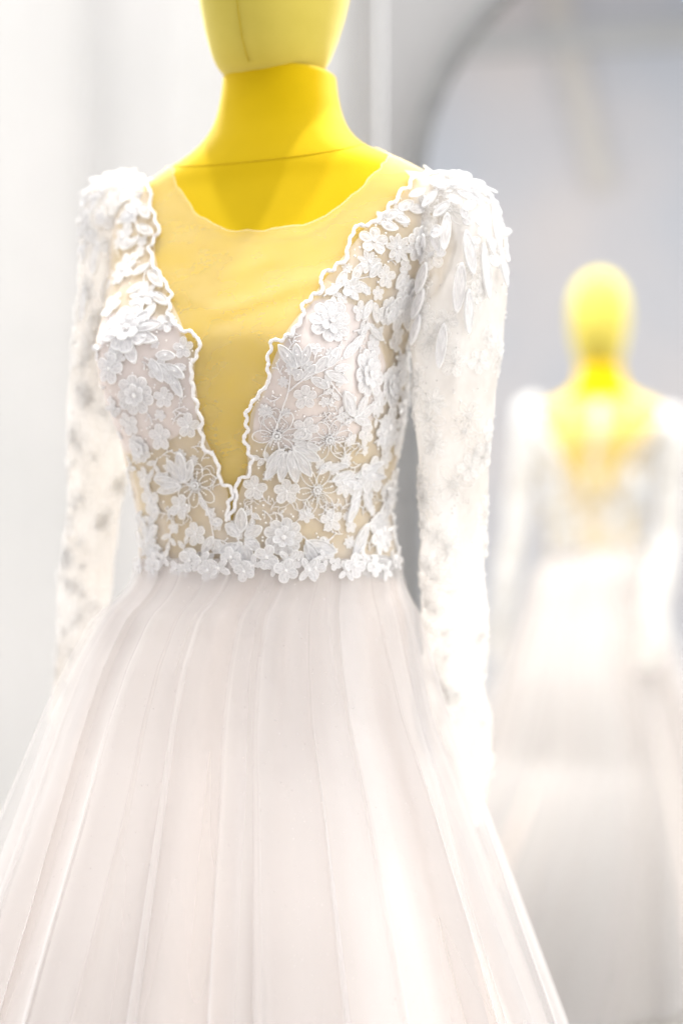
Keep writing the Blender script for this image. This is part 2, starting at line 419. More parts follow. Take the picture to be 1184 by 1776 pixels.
# neckline of the nude net
NECK = [(300, 292), (312, 332), (345, 376), (400, 401), (455, 399), (545, 386), (600, 350), (645, 305), (668, 280)]
nk = []
for x, y in NECK:
    p, _ = hit(x, y); nk.append((solve_phi(p), p.z - WZ))
nk = [((a if a > math.pi * .5 else a + 2 * math.pi), w) for a, w in nk]
nk.sort()
nk = [(math.pi * 0.5, .372), (math.pi * .9, .378), (math.pi, .385)] + [q for q in nk if math.pi * 1.02 < q[0] < math.pi * 1.98] + [(2 * math.pi, .385), (math.pi * 2.1, .378), (math.pi * 2.5, .372)]
print('NECK', [(round(math.degrees(a)), round(w, 3)) for a, w in nk])
V = []; NU, NV = 160, 70
for j in range(NV):
    for i in range(NU):
        ph = math.pi * .5 + 2 * math.pi * i / NU
        wt = interp(nk, ph) + 0.0012 * math.sin(i * 2.7) * math.sin(i * 1.3)
        t = j / (NV - 1); w = -.01 + (wt + .01) * t
        fr = max(0, math.cos(ph - 1.5 * math.pi))      # front
        wr = 0.0028 * noise.noise((ph * 1.6 + w * 6, w * 62 + ph * 3 * (1 if ph < 1.5 * math.pi else -1), 0)) * fr * math.exp(-((w - .25) / .07) ** 2) + 0.0012 * noise.noise((ph * 9, w * 16, 5)) * fr
        V.append(section(w, ph, 0.0030 + wr + (0.0006 if j == NV - 1 else 0)))
ill = obj('illusion_mesh', V, grid_faces(NU, NV, True), M_NUDE, gown)
top = [V[(NV - 1) * NU + i] for i in range(NU)]
Vt, Ft = tube(top, 0.0007, 5, True); obj('neckline_edge', Vt, Ft, M_NUDE, ill)

# V edges in the picture, laid onto the body
VL = [(252, 299), (258, 325), (262, 350), (270, 385), (277, 405), (258, 432), (266, 455), (280, 482), (300, 512), (290, 545), (312, 568), (338, 582), (348, 602), (332, 640), (336, 680), (348, 720), (352, 770), (376, 800), (384, 832), (403, 852), (398, 880), (394, 905)]
VR = [(722, 308), (690, 340), (655, 385), (614, 397), (606, 424), (602, 448), (558, 480), (560, 502), (528, 526), (522, 552), (508, 582), (470, 594), (467, 630), (466, 662), (447, 690), (426, 716), (432, 745), (424, 766), (440, 795), (434, 818), (414, 836), (408, 872), (398, 905)]
def edge_table(pts):
    q = []
    for x, y in pts:
        p, nrm = hit(x, y); q.append((p.z - WZ, solve_phi(p)))
    q.sort()
    o_ = []
    for w in frange(q[0][0], q[-1][0], 14):       # smoothed
        ws = [(math.exp(-((w - a) / .018) ** 2), b) for a, b in q]
        o_.append((w, sum(a * b for a, b in ws) / sum(a for a, b in ws)))
    return o_
EL, ER = edge_table(VL), edge_table(VR)
print('EL', [(round(a, 3), round(math.degrees(b))) for a, b in EL]); print('ER', [(round(a, 3), round(math.degrees(b))) for a, b in ER])
# bodice net, a left and a right panel; they meet at front centre below the V and run to the V at the back
BK = [(0.0, R(90)), (.10, R(90)), (.20, R(67)), (.30, R(45)), (.352, R(23))]
for side in (-1, 1):
    V = []; nu, nv = 70, 60
    for j in range(nv):
        w = -.012 + (.352 + .012) * j / (nv - 1)
        fe = interp(ER, w) if side > 0 else interp(EL, w)
        if w < EL[0][0]: fe = (EL[0][1] + ER[0][1]) / 2
        bk = interp(BK, w)
        be = bk + 2 * math.pi if side > 0 else math.pi - bk
        # widen front edge a little so that the cord lies on it
        for i in range(nu):
            t = i / (nu - 1); ph = fe + (be - fe) * t
            wr = 0.0007 * noise.noise((ph * 6, w * 30, 9 + side))
            V.append(section(w, ph, 0.0048 + wr))
    bp = obj('bodice_panel', V, grid_faces(nu, nv), M_BOD, gown)
# bust cups
for side in (-1, 1):
    V = []; F = []
    phc = -math.pi / 2 + side * R(37) + 2 * math.pi
    nr, na = 14, 40
    for j in range(nr):
        rr = j / (nr - 1)
        for i in range(na):
            th = 2 * math.pi * i / na
            ph = phc + R(42) * rr * math.cos(th); w = 0.166 + (.062 if math.sin(th) > 0 else .066) * rr * math.sin(th) + (.02 * side * 0)
            fe = interp(ER, w) if side > 0 else interp(EL, w)
            ph = max(ph, fe + R(1.5)) if side > 0 else min(ph, fe - R(1.5))
            V.append(section(w, ph, 0.0040 - 0.0006 * (rr > .97)))
    cup = obj('bust_cup', V, grid_faces(na, nr, True), M_CUP, gown)

# ------------------------------------------------------------------ sleeves (no arms inside: limp)
SLV = {}; SLT = {}
def sleeve(side):
    if side > 0:   # height above waist, outer and inner outline (picture), depth
        Q = [(.352, 775, 755, -.062), (.348, 815, 728, -.062), (.338, 842, 712, -.062), (.322, 858, 704, -.063), (.30, 869, 700, -.063), (.25, 877, 702, -.063), (.20, 868, 706, -.06), (.155, 853, 710, -.058), (.12, 850, 722, -.055), (.05, 843, 727, -.045), (0, 838, 727, -.02), (-.06, 838, 732, .035), (-.14, 838, 738, .085), (-.22, 840, 748, .12), (-.27, 842, 752, .135)]
    else:
        Q = [(.384, 205, 224, .066), (.378, 172, 240, .066), (.364, 152, 252, .066), (.342, 142, 262, .066), (.300, 135, 260, .067), (.25, 131, 250, .068), (.20, 126, 236, .07), (.155, 122, 226, .072), (.12, 119, 216, .075), (.05, 115, 206, .08), (0, 108, 196, .09), (-.06, 102, 186, .105), (-.14, 92, 170, .12), (-.22, 80, 150, .13), (-.27, 74, 140, .14)]
    T = []
    for w, xo, xi, yw in Q:
        D = yw - CAM.y; wx = ((xo + xi) / 2 - 592) / FPX * D; hw = abs(xo - xi) / 2 / FPX * D
        lp = dir_local(Vector((wx, yw, 0)) - BASE)
        T.append((w, lp.x, lp.y, hw * .96, hw * 1.08))
    T = T[::-1]
    ws = frange(-.27, .33, 70) + frange(.334, T[-1][0], 16)
    V = []; n = 48
    for w in ws:
        cx, cy, rx, ry = interp(T, w)
        for i in range(n):
            ph = 2 * math.pi * i / n
            amp = 0.0045 * min(1, max(0, (.35 - w) / .08))
            nz = amp * noise.noise((math.cos(ph) * 1.6 + side * 9, math.sin(ph) * 1.6, w * 13)) + amp * .8 * noise.noise((math.cos(ph) * 3, math.sin(ph) * 3, w * 26 + side * 4))
            # soft lengthwise creases
            nz += 0.0025 * min(1, max(0, (.33 - w) / .08)) * math.sin(3 * ph + 2.5 * noise.noise((w * 5, side, 0)))
            sk = 0.006 * noise.noise((w * 7, side * 3.3, 1))
            V.append(Vector((cx + sk + (rx + nz) * math.cos(ph), cy + (ry + nz) * math.sin(ph), WZ + w)))
    F = grid_faces(n, len(ws), True); F.append(tuple((len(ws) - 1) * n + i for i in range(n)))
    o = obj('sleeve', V, F, M_SLV, gown)
    SLV[side] = BVHTree.FromPolygons(V, F); SLT[side] = T
    # cuff
    cu, fu = tube([V[i] for i in range(n)], 0.0016, 5, True); obj('cuff', cu, fu, M_CRD, o)
    return o
sleeve(1); sleeve(-1)

# ------------------------------------------------------------------ skirt
# height below waist, half width (metres), centre shift in world x
SK = [(0.0, .126, -.012), (-.012, .129, -.012), (-.03, .138, -.016), (-.055, .151, -.021), (-.09, .166, -.026), (-.14, .184, -.029), (-.20, .207, -.028), (-.28, .236, -.029), (-.36, .266, -.030), (-.45, .299, -.030), (-.6, .36, -.03), (-.8, .44, -.03), (-.985, .52, -.03)]
SK = SK[::-1]
random.seed(21)
waves = [(random.uniform(5, 9), random.uniform(0, 6.28), 1.0), (random.uniform(11, 14), random.uniform(0, 6.28), .75), (random.uniform(17, 22), random.uniform(0, 6.28), .42), (31, 1.3, .14)]
waves = [(round(k), p, a) for k, p, a in waves]
def skirt_r(psi, w, seed=0.0):
    R_, cx = interp(SK, w)
    amp = 0.10 * min(1, max(0, (-w - .0) / .30)) + 0.03 * min(1, max(0, -w / .04))
    f = sum(a * math.sin(k * psi + p + seed + .5 * noise.noise((psi * 2, w * 2.0, k))) for k, p, a in waves) / 2.2
    g2 = 0.011 * math.sin(27 * psi + seed + 2.4 * math.sin(3 * psi)) * math.exp(-((w + .05) / .07) ** 2) * min(1, max(0, -w / .02))
    return R_ * (1 + amp * f * .62 + g2), cx
def skirt_pt(psi, w, off=0.0, seed=0.0):
    """psi: angle from the direction to the camera, positive to the right"""
    r, cx = skirt_r(psi, w, seed)
    flat = interp([(-1.0, 1.0), (-.3, .93), (0.0, .80)], w)
    back = 1.0 + (0.9 * max(0, -math.cos(psi)) * min(1, max(0, (-w - .5) / .5)))
    x = (r + off) * math.sin(psi); y = -(r * flat + off) * math.cos(psi) * back
    wp = Vector((BASE.x + cx + x, -.004 + y, WZ + w))
    q = dir_local(wp - BASE)
    if w > -.045:            # gathered onto the waist of the bodice
        t = min(1, max(0, -w / .045)); t = t ** 1.0
        dl = dir_local(Vector((math.sin(psi), -math.cos(psi), 0)))
        s_ = section(max(w, -.008), math.atan2(dl.y, dl.x), .0085 + off); s_.z = WZ + w
        q = s_.lerp(q, t)
    return q
wsk = [0.004] + [-.0005] + frange(-.006, -.10, 16) + frange(-.115, -.985, 44)
nps = 300
def deep(w): return min(1, max(.12, -w / .16))
V = [skirt_pt(2 * math.pi * i / nps, w, -.034 * deep(w), 2.1) for w in wsk for i in range(nps)]
obj('skirt_lining', V, grid_faces(nps, len(wsk), True), M_LIN, gown)
V = [skirt_pt(2 * math.pi * i / nps, w, -.016 * deep(w), 1.1) for w in wsk for i in range(nps)]
obj('inner_tulle_layer', V, grid_faces(nps, len(wsk), True), M_TUL2, gown, uv=[(i / nps, w) for w in wsk for i in range(nps)])
# outer tulle with folded over pleats: each pleat doubles back on itself
FOLDS = [(-62, .6, -.04, -1), (-50, .55, -.06, 1), (-38, .6, -.05, -1), (-27, .5, -.18, -1), (-18.5, .6, -.06, -1), (-4.5, .55, -.07, 1), (4, .5, -.12, -1), (18.5, .6, -.06, 1), (29, .5, -.2, 1), (47, .6, -.03, 1), (60, .8, -.10, 1), (75, 1, -.1, 1), (100, 1, -.1, 1), (130, 1, -.1, -1), (160, 1, -.1, 1), (190, 1, -.1, -1), (220, 1, -.1, 1), (250, 1, -.1, 1), (275, 1, -.1, -1)]
FOLDS.sort()
path = []   # (base psi, overlap, lift, fold start)
cur = -70.0
for k, (f, d, st, sg) in enumerate(FOLDS):
    n = max(2, int((f - cur) / 1.6))
    for i in range(n): path.append((cur + (f - cur) * i / n, 0, 0, 0))
    # forward past, fold, back, fold, forward
    for kk, (q, lf) in enumerate(((0.0, 0), (.5, .2), (1.0, .7), (1.1, 1.0), (1.0, 1.3), (.5, 1.35), (0, 1.3), (-.5, 1.2), (-1.0, 1.1), (-1.1, .8), (-1.0, .35), (-.5, .1))):
        path.append((f + .16 * kk, q * d * sg, lf, st))
    cur = f + 12 * .16
end = 290.0
n = int((end - cur) / 1.6)
for i in range(n): path.append((cur + (end - cur) * i / n, 0, 0, 0))
V = []
for w in wsk:
    for (b, q, lf, st) in path:
        g_ = 0.0
        if q or lf:
            g_ = min(1, max(0, (st - w) / .30)); g_ = g_ * g_ * (3 - 2 * g_)
        wob = 1.2 * noise.noise((b * .3, w * 3, 2)) * min(1, max(0, -w / .2))
        V.append(skirt_pt(R(b + q * g_ + wob), w, .0025 + .0025 * lf * g_, 0))
tul = obj('tulle_overskirt', V, grid_faces(len(path), len(wsk), True), M_TUL, gown, uv=[(i / len(path), w) for w in wsk for i in range(len(path))])
# glitter specks on the tulle
random.seed(5)
A = Acc()
for i in range(3600):
    psi = R(random.uniform(-80, 80)); w = -0.012 - .46 * random.random() ** .8
    p = skirt_pt(psi, w, .004); n_ = (p - Vector((0, 0, p.z))).normalized()
    n_ = (n_ + Vector((random.uniform(-.5, .5), random.uniform(-.5, .5), random.uniform(-.5, .5)))).normalized()
    x = n_.cross(Vector((0, 0, 1))).normalized(); y = n_.cross(x); s = random.uniform(.00022, .00042)
    A.add(([p + x * s, p + y * s, p - x * s, p - y * s], [(0, 1, 2, 3)]))
o = obj('glitter', A.v, A.f, M_GLIT, tul, smooth=False); tag(o, kind='stuff')
# ------------------------------------------------------------------ embroidery pieces (shared meshes)
def petal_mesh(name, W, point, notch=0.0, seg=18, h=.075):
    V = []; F = []
    def outl(th):
        x = .5 + .5 * math.cos(th); s = math.sin(th)
        y = .5 * W * math.copysign(abs(s) ** (1 + point * (1 if math.cos(th) > 0 else .6)), s)
        if notch and math.cos(th) > .6: x -= notch * (math.cos(th) - .6) / .4
        return Vector((x, y, 0))
    rings = ((1.0, -.02), (1.0, h * .6), (.93, h * .95), (.84, h * .5), (.6, h * .55), (.3, h * .85))
    c = Vector((.5, 0, 0))
    for t, hh in rings:
        for i in range(seg):
            p = c + (outl(2 * math.pi * i / seg) - c) * t
            V.append(Vector((p.x, p.y, hh + (.012 * (i % 2) if .2 < t < .9 else 0))))
    F = grid_faces(seg, len(rings), True); V.append(Vector((.5, 0, h * 1.08))); ci = len(V) - 1
    b = (len(rings) - 1) * seg
    for i in range(seg): F.append((b + i, b + (i + 1) % seg, ci))
    me = bpy.data.meshes.new(name); me.from_pydata([tuple(v) for v in V], [], F); me.materials.append(M_THR); me.materials.append(M_LACE)
    for k, pg in enumerate(me.polygons): pg.material_index = 0 if k < seg * 3 else 1
    me.polygons.foreach_set('use_smooth', [True] * len(me.polygons)); return me
def outline_mesh(name, W, point, rad=.028, seg=16, vein=False):
    pts = []
    for i in range(seg):
        th = 2 * math.pi * i / seg; s = math.sin(th)
        pts.append(Vector((.5 + .5 * math.cos(th), .5 * W * math.copysign(abs(s) ** (1 + point), s), .03 + .02 * math.sin(i * 2.1))))
    V, F = tube(pts, rad, 5, True)
    me = bpy.data.meshes.new(name); me.from_pydata([tuple(v) for v in V], [], F); me.materials.append(M_THR)
    me.polygons.foreach_set('use_smooth', [True] * len(me.polygons)); return me
def beadrow_mesh(name, n=4):
    A = Acc()
    for i in range(n): A.add(ico(Vector((.15 + .8 * i / (n - 1), 0, .10)), .5 / n * .95))
    me = bpy.data.meshes.new(name); me.from_pydata([tuple(v) for v in A.v], [], A.f); me.materials.append(M_THR)
    me.polygons.foreach_set('use_smooth', [True] * len(me.polygons)); return me
PET_R = petal_mesh('petal_round', .86, 0.0, .06)
PET_N = petal_mesh('petal_narrow', .55, 0.15)
LEAF = petal_mesh('leaf_pointed', .50, 0.45, h=.08)
LEAF_L = petal_mesh('leaf_long', .30, 0.35, h=.06)
PET_O = outline_mesh('petal_outline', .62, .1)
STAM = beadrow_mesh('stamen')
def center_mesh(name, n, m, r0=.5):
    A = Acc()
    for i in range(n):
        th = 2 * math.pi * i / n; A.add(ico(Vector((r0 * math.cos(th), r0 * math.sin(th), .28)), .34))
    A.add(ico(Vector((0, 0, .45)), .42))
    me = bpy.data.meshes.new(name); me.from_pydata([tuple(v) for v in A.v], [], A.f); me.materials.append(m)
    me.polygons.foreach_set('use_smooth', [True] * len(me.polygons)); return me
CEN_B = center_mesh('flower_center_beads', 6, M_BEAD)
CEN_RING = center_mesh('flower_center_ring', 9, M_THR, .75)

# finer, see-through lace for the sleeves
M_FINE = sheer('sheer_stitched_petal', (0.92, 0.91, 0.90), (0.96, 0.96, 0.955), 0.50, 0.95, 5, 0.46, (0.8, 7, 0.8))
FINE = {}
for me_ in (PET_R, PET_N, PET_O, CEN_B, CEN_RING, STAM):
    c_ = me_.copy(); c_.name = me_.name + '_fine'; c_.materials.clear()
    for _ in range(2): c_.materials.append(M_FINE)
    FINE[me_.name] = c_
VIEW_R = dir_local(Vector((1, 0, 0)))
def frame(p, nrm, ang):
    """tangent direction at image angle ang (degrees, counter-clockwise from picture right)"""
    up = Vector((0, 0, 1)); e2 = (up - nrm * up.dot(nrm))
    if e2.length < .3: e2 = (Vector((0, 1, 0)) - nrm * nrm.y)
    e2.normalize()
    e1 = e2.cross(nrm).normalized()
    a = R(ang); return (e1 * math.cos(a) + e2 * math.sin(a)).normalized()
def mtx(p, x, nrm, sx, sy, sz):
    z = (nrm - x * nrm.dot(x)).normalized(); y = z.cross(x)
    m_ = Matrix(((x.x * sx, y.x * sy, z.x * sz, p.x), (x.y * sx, y.y * sy, z.y * sz, p.y), (x.z * sx, y.z * sy, z.z * sz, p.z), (0, 0, 0, 1)))
    return m_
BEADS = Acc()
def petal_on(parent, pinv, me, name, p, nrm, ang, length, width, r0=0.0, tilt=0.0, lift=0.0, bvh=None, hgt=1.0):
    if bvh is not None: me = FINE.get(me.name, me)
    d = frame(p, nrm, ang)
    mid = p + d * (r0 + length * .5)
    q = (bvh or BVH).find_nearest(mid); n2 = q[1]
    if n2.dot(nrm) < 0: n2 = -n2
    d2 = (d - n2 * d.dot(n2)).normalized()
    base = q[0] - d2 * length * .5 + n2 * lift
    x = (d2 + n2 * tilt).normalized()
    M = mtx(base, x, n2, length, width, length * hgt)
    return inst(name, me, pinv @ M, parent)
def flower(p, nrm, r, kind='small', rot=0, bvh=None, lift=0.0002, jit=True):
    d = frame(p, nrm, rot)
    cs = {'small': .17, 'big': .15, 'outline': .24, 'daisy': .2}[kind] * r
    M = mtx(p + nrm * (lift + (0.0022 if kind == 'big' else 0.0004)), d, nrm, cs, cs, cs)
    cm = CEN_RING if kind == 'outline' else CEN_B
    f = inst('lace_flower', FINE[cm.name] if bvh is not None else cm, M, gown)
    inv = M.inverted()
    J = (lambda a: random.uniform(-a, a)) if jit else (lambda a: 0)
    if kind == 'small':
        for k in range(5): petal_on(f, inv, PET_R, 'petal', p, nrm, rot + 72 * k + J(6), r * .88 * (1 + J(.1)), r * .80, r * .12, .10, lift, bvh)
    elif kind == 'daisy':
        for k in range(8): petal_on(f, inv, PET_N, 'petal', p, nrm, rot + 45 * k + J(6), r * .85 * (1 + J(.12)), r * .85, r * .14, .08, lift, bvh)
    elif kind == 'big':
        n = 9
        for k in range(n): petal_on(f, inv, PET_R, 'petal', p, nrm, rot + 360 / n * k + J(6), r * .72 * (1 + J(.12)), r * .66, r * .28, .10, lift, bvh)
        for k in range(6): petal_on(f, inv, PET_R, 'petal', p, nrm, rot + 20 + 60 * k + J(8), r * .52 * (1 + J(.12)), r * .46, r * .08, .34, lift + .0008, bvh)
    elif kind == 'outline':
        for k in range(6):
            a = rot + 60 * k + J(7)
            petal_on(f, inv, PET_O, 'petal_outline', p, nrm, a, r * 1.05 * (1 + J(.15)), r * 1.0, r * .25, .03, lift, bvh)
            petal_on(f, inv, STAM, 'stamen', p, nrm, a, r * .5, r * .36, r * .26, .03, lift, bvh)
    return f
def P(px, py, bvh=None): return hit(px, py, bvh)
def spray(stem, leaves, name='leaf_spray', rad=.0007, bvh=None, me=None, lift=.0003):
    """stem: picture points laid on the lace surface; leaves: (base x, y, tip x, y, width px)"""
    pts = []
    for x, y in stem:
        p, nn = P(x, y, bvh); pts.append(p + nn * .0006)
    path_ = catmull(pts, 5) if len(pts) > 2 else pts
    V, F = tube(path_, [rad * (1.1 - .4 * i / len(path_)) for i in range(len(path_))], 5)
    s_ = obj(name, V, F, M_CRD, gown)
    for lf in leaves:
        bx, by, tx, ty, wd_ = lf[:5]
        b, n1 = P(bx, by, bvh); t, n2 = P(tx, ty, bvh)
        nn = (n1 + n2).normalized(); L_ = (t - b).length
        if L_ > .09: continue
        scale = (CAM_L - b).length / FPX
        x = (t - b).normalized()
        x = (x + nn * .06).normalized()
        M = mtx(b + nn * lift, x, nn, L_, wd_ * scale / .50, L_ * .9)
        inst('leaf', me or LEAF, M, s_)
        if random.random() < .6: BEADS.add(ico(b.lerp(t, .5) + nn * (L_ * .10 + .0004), .0009))
    return s_
def twig(px, py, ang, L_=22, n=3, bvh=None):
    """little branching thread"""
    A = Acc(); a = R(ang)
    def pt(d, off):
        x = px + d * math.cos(a) - off * math.sin(a); y = py - d * math.sin(a) - off * math.cos(a)
        p, nn = P(x, y, bvh); return p + nn * .0006
    A.add(tube([pt(d, 1.5 * math.sin(d * .2)) for d in frange(0, L_, 6)], .0006, 4))
    for k in range(n):
        d = L_ * (.25 + .6 * k / max(1, n - 1)); s = 1 if k % 2 else -1
        A.add(tube([pt(d, 0), pt(d + 4, s * 4), pt(d + 6, s * 8)], .0005, 4)); A.add(ico(pt(d + 6, s * 8), .0010))
    A.add(ico(pt(L_, 1.5 * math.sin(L_ * .2)), .0011))
    return obj('thread_twig', A.v, A.f, M_CRD, gown)
def cord(pts, rad, name='scalloped_cord', n=6, beads=True):
    q = []; fine = []
    for k in range(len(pts) - 1):      # small scallops between the large ones
        (xa, ya), (xb, yb) = pts[k], pts[k + 1]; d_ = math.hypot(xb - xa, yb - ya)
        fine.append((xa, ya))
        m_ = int(d_ // 13)
        for i in range(1, m_ + 1):
            t_ = i / (m_ + 1); o_ = random.uniform(1.5, 4.2) * (1 if (i + k) % 2 else -1)
            fine.append((xa + (xb - xa) * t_ - (yb - ya) / d_ * o_, ya + (yb - ya) * t_ + (xb - xa) / d_ * o_))
    fine.append(pts[-1])
    for x, y in fine:
        p, nn = P(x, y); q.append(p + nn * .0012)
    path_ = catmull(q, n)
    # resample evenly
    rs = [path_[0]]
    for p in path_[1:]:
        while (p - rs[-1]).length > .0011:
            rs.append(rs[-1] + (p - rs[-1]).normalized() * .0011)
    V, F = tube(rs, [rad * (1 + .10 * math.sin(i * 1.25) + random.uniform(-.16, .16)) for i in range(len(rs))], 7)
    o_ = obj(name, V, F, M_CRD, gown)
    if beads:
        for i in range(3, len(rs), 7):
            p, nn = BVH.find_nearest(rs[i])[:2]
            if (nn.x * p.x + nn.y * p.y) < 0: nn = -nn
            BEADS.add(ico(rs[i] + nn * rad * .8, random.uniform(.0008, .0012)))
    return o_
random.seed(11)
cord(VL, .0017); cord(VR, .0017)
def px_m(p): return (CAM_L - p).length / FPX
PLACED = []
def FL(x, y, rpx, kind, rot=0, bvh=None):
    PLACED.append((x, y, rpx))
    p, nn = P(x, y, bvh); return flower(p, nn, rpx * px_m(p), kind, rot, bvh)
# --- right half of the bodice
for a in ((574, 557, 40, 'big', 10), (638, 648, 46, 'big', 30), (529, 688, 24, 'small', 90), (529, 743, 24, 'small', 75), (633, 752, 22, 'small', 50), (481, 755, 36, 'outline', 60), (570, 762, 34, 'outline', 75),
          (441, 846, 23, 'small', 80), (497, 852, 25, 'small', 20), (549, 850, 34, 'outline', 10), (492, 932, 36, 'big', 0), (573, 903, 22, 'small', 30), (690, 430, 26, 'daisy', 0), (728, 424, 32, 'big', 0), (648, 418, 27, 'small', 10), (640, 455, 22, 'daisy', 20),
          (672, 540, 28, 'big', 20), (684, 590, 26, 'small', 0), (646, 600, 24, 'small', 40), (655, 700, 26, 'daisy', 10), (668, 790, 24, 'small', 0), (600, 840, 26, 'daisy', 0), (640, 860, 24, 'outline', 40), (610, 500, 22, 'small', 0), (625, 540, 20, 'small', 30), (700, 500, 24, 'daisy', 0), (668, 480, 22, 'small', 20),
          # --- left half
          (235, 685, 36, 'big', 15), (222, 570, 50, 'big', 0), (327, 739, 24, 'small', 80), (279, 757, 25, 'small', 15), (340, 842, 34, 'outline', 80), (313, 879, 24, 'small', 60), (340, 926, 24, 'small', 100), (215, 468, 34, 'daisy', 20), (250, 512, 28, 'daisy', 0), (215, 412, 28, 'daisy', 15), (190, 640, 30, 'small', 0), (200, 620, 24, 'daisy', 30),
          (242, 778, 28, 'big', 10), (262, 868, 28, 'small', 20), (252, 830, 22, 'small', 0), (225, 735, 24, 'small', 20), (258, 940, 30, 'daisy', 0), (285, 690, 20, 'small', 10), (275, 640, 22, 'small', 0), (230, 370, 26, 'daisy', 0), (195, 345, 26, 'daisy', 10), (195, 530, 28, 'small', 0), (185, 580, 22, 'daisy', 0), (290, 560, 20, 'small', 0), (318, 604, 20, 'small', 20)):
    FL(*a)
# leaf sprays, right
spray([(468, 775), (488, 715), (500, 680), (505, 645), (514, 632)], [(516, 640, 484, 598, 20), (518, 638, 514, 596, 18), (522, 636, 538, 598, 17), (512, 660, 524, 640, 17)])
spray([(500, 680), (530, 655), (565, 640), (600, 615)], [(524, 660, 548, 632, 17), (544, 648, 568, 618, 18), (566, 638, 588, 602, 19), (594, 622, 618, 592, 18), (604, 612, 626, 582, 17), (538, 655, 570, 672, 17), (562, 645, 602, 662, 19), (578, 640, 606, 636, 15)])
spray([(572, 662), (590, 685), (604, 700)], [(612, 722, 594, 676, 24), (618, 722, 634, 684, 20), (622, 726, 648, 700, 18), (612, 724, 640, 734, 18)])
spray([(495, 775), (480, 800), (466, 830)], [(492, 778, 462, 812, 20), (492, 784, 460, 832, 20), (496, 782, 486, 836, 20)], 'leaf_fan')
spray([(495, 772), (525, 790), (548, 800)], [(502, 780, 514, 838, 22), (508, 780, 540, 826, 22), (506, 774, 556, 798, 22), (510, 768, 556, 778, 16), (506, 764, 540, 752, 14)], 'leaf_fan')
spray([(548, 820), (566, 806)], [(552, 822, 574, 800, 15), (556, 812, 604, 806, 13)])
spray([(570, 836), (612, 830), (650, 812)], [(574, 834, 612, 818, 18), (590, 834, 628, 842, 18), (612, 828, 660, 800, 16), (620, 826, 664, 826, 16)])
spray([(640, 815), (618, 860), (602, 905)], [(634, 824, 608, 850, 17), (626, 846, 606, 876, 17), (622, 858, 600, 908, 18), (630, 850, 640, 890, 16)], me=LEAF)
spray([(398, 905), (412, 930), (424, 980)], [(418, 925, 420, 880, 22), (416, 930, 392, 908, 22), (424, 930, 456, 914, 22), (424, 938, 452, 950, 22), (420, 940, 396, 972, 24), (426, 944, 436, 990, 24), (416, 945, 380, 958, 20)], 'leaf_fan')
spray([(525, 930), (545, 950), (580, 985)], [(528, 940, 584, 958, 24), (530, 936, 560, 990, 16), (528, 944, 540, 975, 14)])
spray([(612, 965), (622, 940), (640, 905)], [(612, 966, 634, 908, 22), (640, 915, 660, 890, 18), (655, 905, 668, 870, 18)])
spray([(610, 960), (640, 985), (680, 992)], [(620, 965, 640, 1002, 22), (632, 972, 666, 1000, 24), (640, 965, 686, 985, 22), (650, 985, 690, 1000, 18)])
# upper right
spray([(560, 515), (600, 490), (650, 478)], [(568, 512, 590, 492, 15), (584, 502, 600, 470, 17), (596, 494, 620, 522, 17), (612, 488, 626, 458, 16), (620, 488, 640, 512, 16), (640, 482, 660, 456, 16)])
spray([(640, 520), (636, 555), (632, 590)], [(644, 520, 628, 552, 18), (648, 524, 652, 560, 18), (640, 560, 622, 580, 14), (640, 566, 660, 590, 16)])
spray([(700, 470), (690, 520), (686, 560)], [(702, 470, 684, 500, 18), (704, 490, 716, 520, 18), (694, 520, 676, 556, 18), (698, 530, 704, 572, 18)])
spray([(655, 385), (670, 375), (700, 365)], [(660, 388, 690, 398, 18), (664, 380, 690, 366, 18), (680, 374, 710, 386, 18), (690, 364, 716, 350, 18), (706, 360, 735, 366, 18)])
# left
spray([(250, 620), (285, 640), (310, 660)], [(262, 622, 284, 664, 18), (276, 630, 300, 668, 18), (290, 640, 318, 690, 18), (286, 632, 322, 656, 18), (270, 616, 306, 618, 18), (296, 640, 324, 636, 15)])
spray([(345, 850), (318, 836), (285, 830)], [(320, 838, 312, 782, 22), (318, 838, 292, 796, 20), (314, 840, 270, 830, 22), (316, 842, 276, 852, 20), (322, 836, 334, 796, 20)], 'leaf_fan')
spray([(345, 850), (362, 890), (372, 935)], [(360, 885, 346, 862, 12), (364, 905, 388, 905, 16), (370, 930, 352, 960, 18), (372, 935, 390, 962, 16)])
spray([(245, 960), (258, 925), (262, 890)], [(250, 950, 232, 920, 20), (256, 935, 276, 912, 20), (258, 920, 240, 890, 20), (262, 905, 278, 880, 18), (256, 960, 282, 950, 20)])
spray([(215, 600), (225, 570), (260, 545)], [(222, 580, 262, 540, 22), (224, 574, 286, 562, 22), (226, 580, 276, 592, 22), (218, 590, 236, 632, 22), (214, 590, 190, 620, 22)])
spray([(262, 450), (250, 490), (270, 530)], [(262, 458, 232, 478, 18), (258, 470, 284, 500, 18), (254, 490, 222, 510, 18), (262, 508, 296, 530, 18), (270, 526, 250, 556, 18)])
spray([(250, 330), (235, 370), (245, 420)], [(248, 336, 220, 346, 18), (244, 356, 262, 380, 18), (238, 370, 206, 388, 18), (240, 392, 268, 408, 18), (244, 412, 214, 434, 18)])
# twigs
for a in ((500, 610, 60), (545, 625, 70), (490, 650, 120), (560, 735, 60), (590, 740, 40), (600, 775, 20), (470, 875, 140), (470, 885, 60), (455, 885, -40), (525, 870, -60), (590, 885, 40), (300, 715, 30), (300, 735, 60), (316, 700, 100), (290, 905, 60), (300, 905, 110), (350, 800, 60), (352, 880, -30), (530, 960, 10), (470, 960, 200), (460, 965, 240), (585, 575, -70), (255, 715, -60), (560, 700, -10), (550, 690, 30), (370, 850, 80), (565, 870, -100), (615, 790, 50), (600, 790, 100), (300, 890, 180)):
    twig(*a)
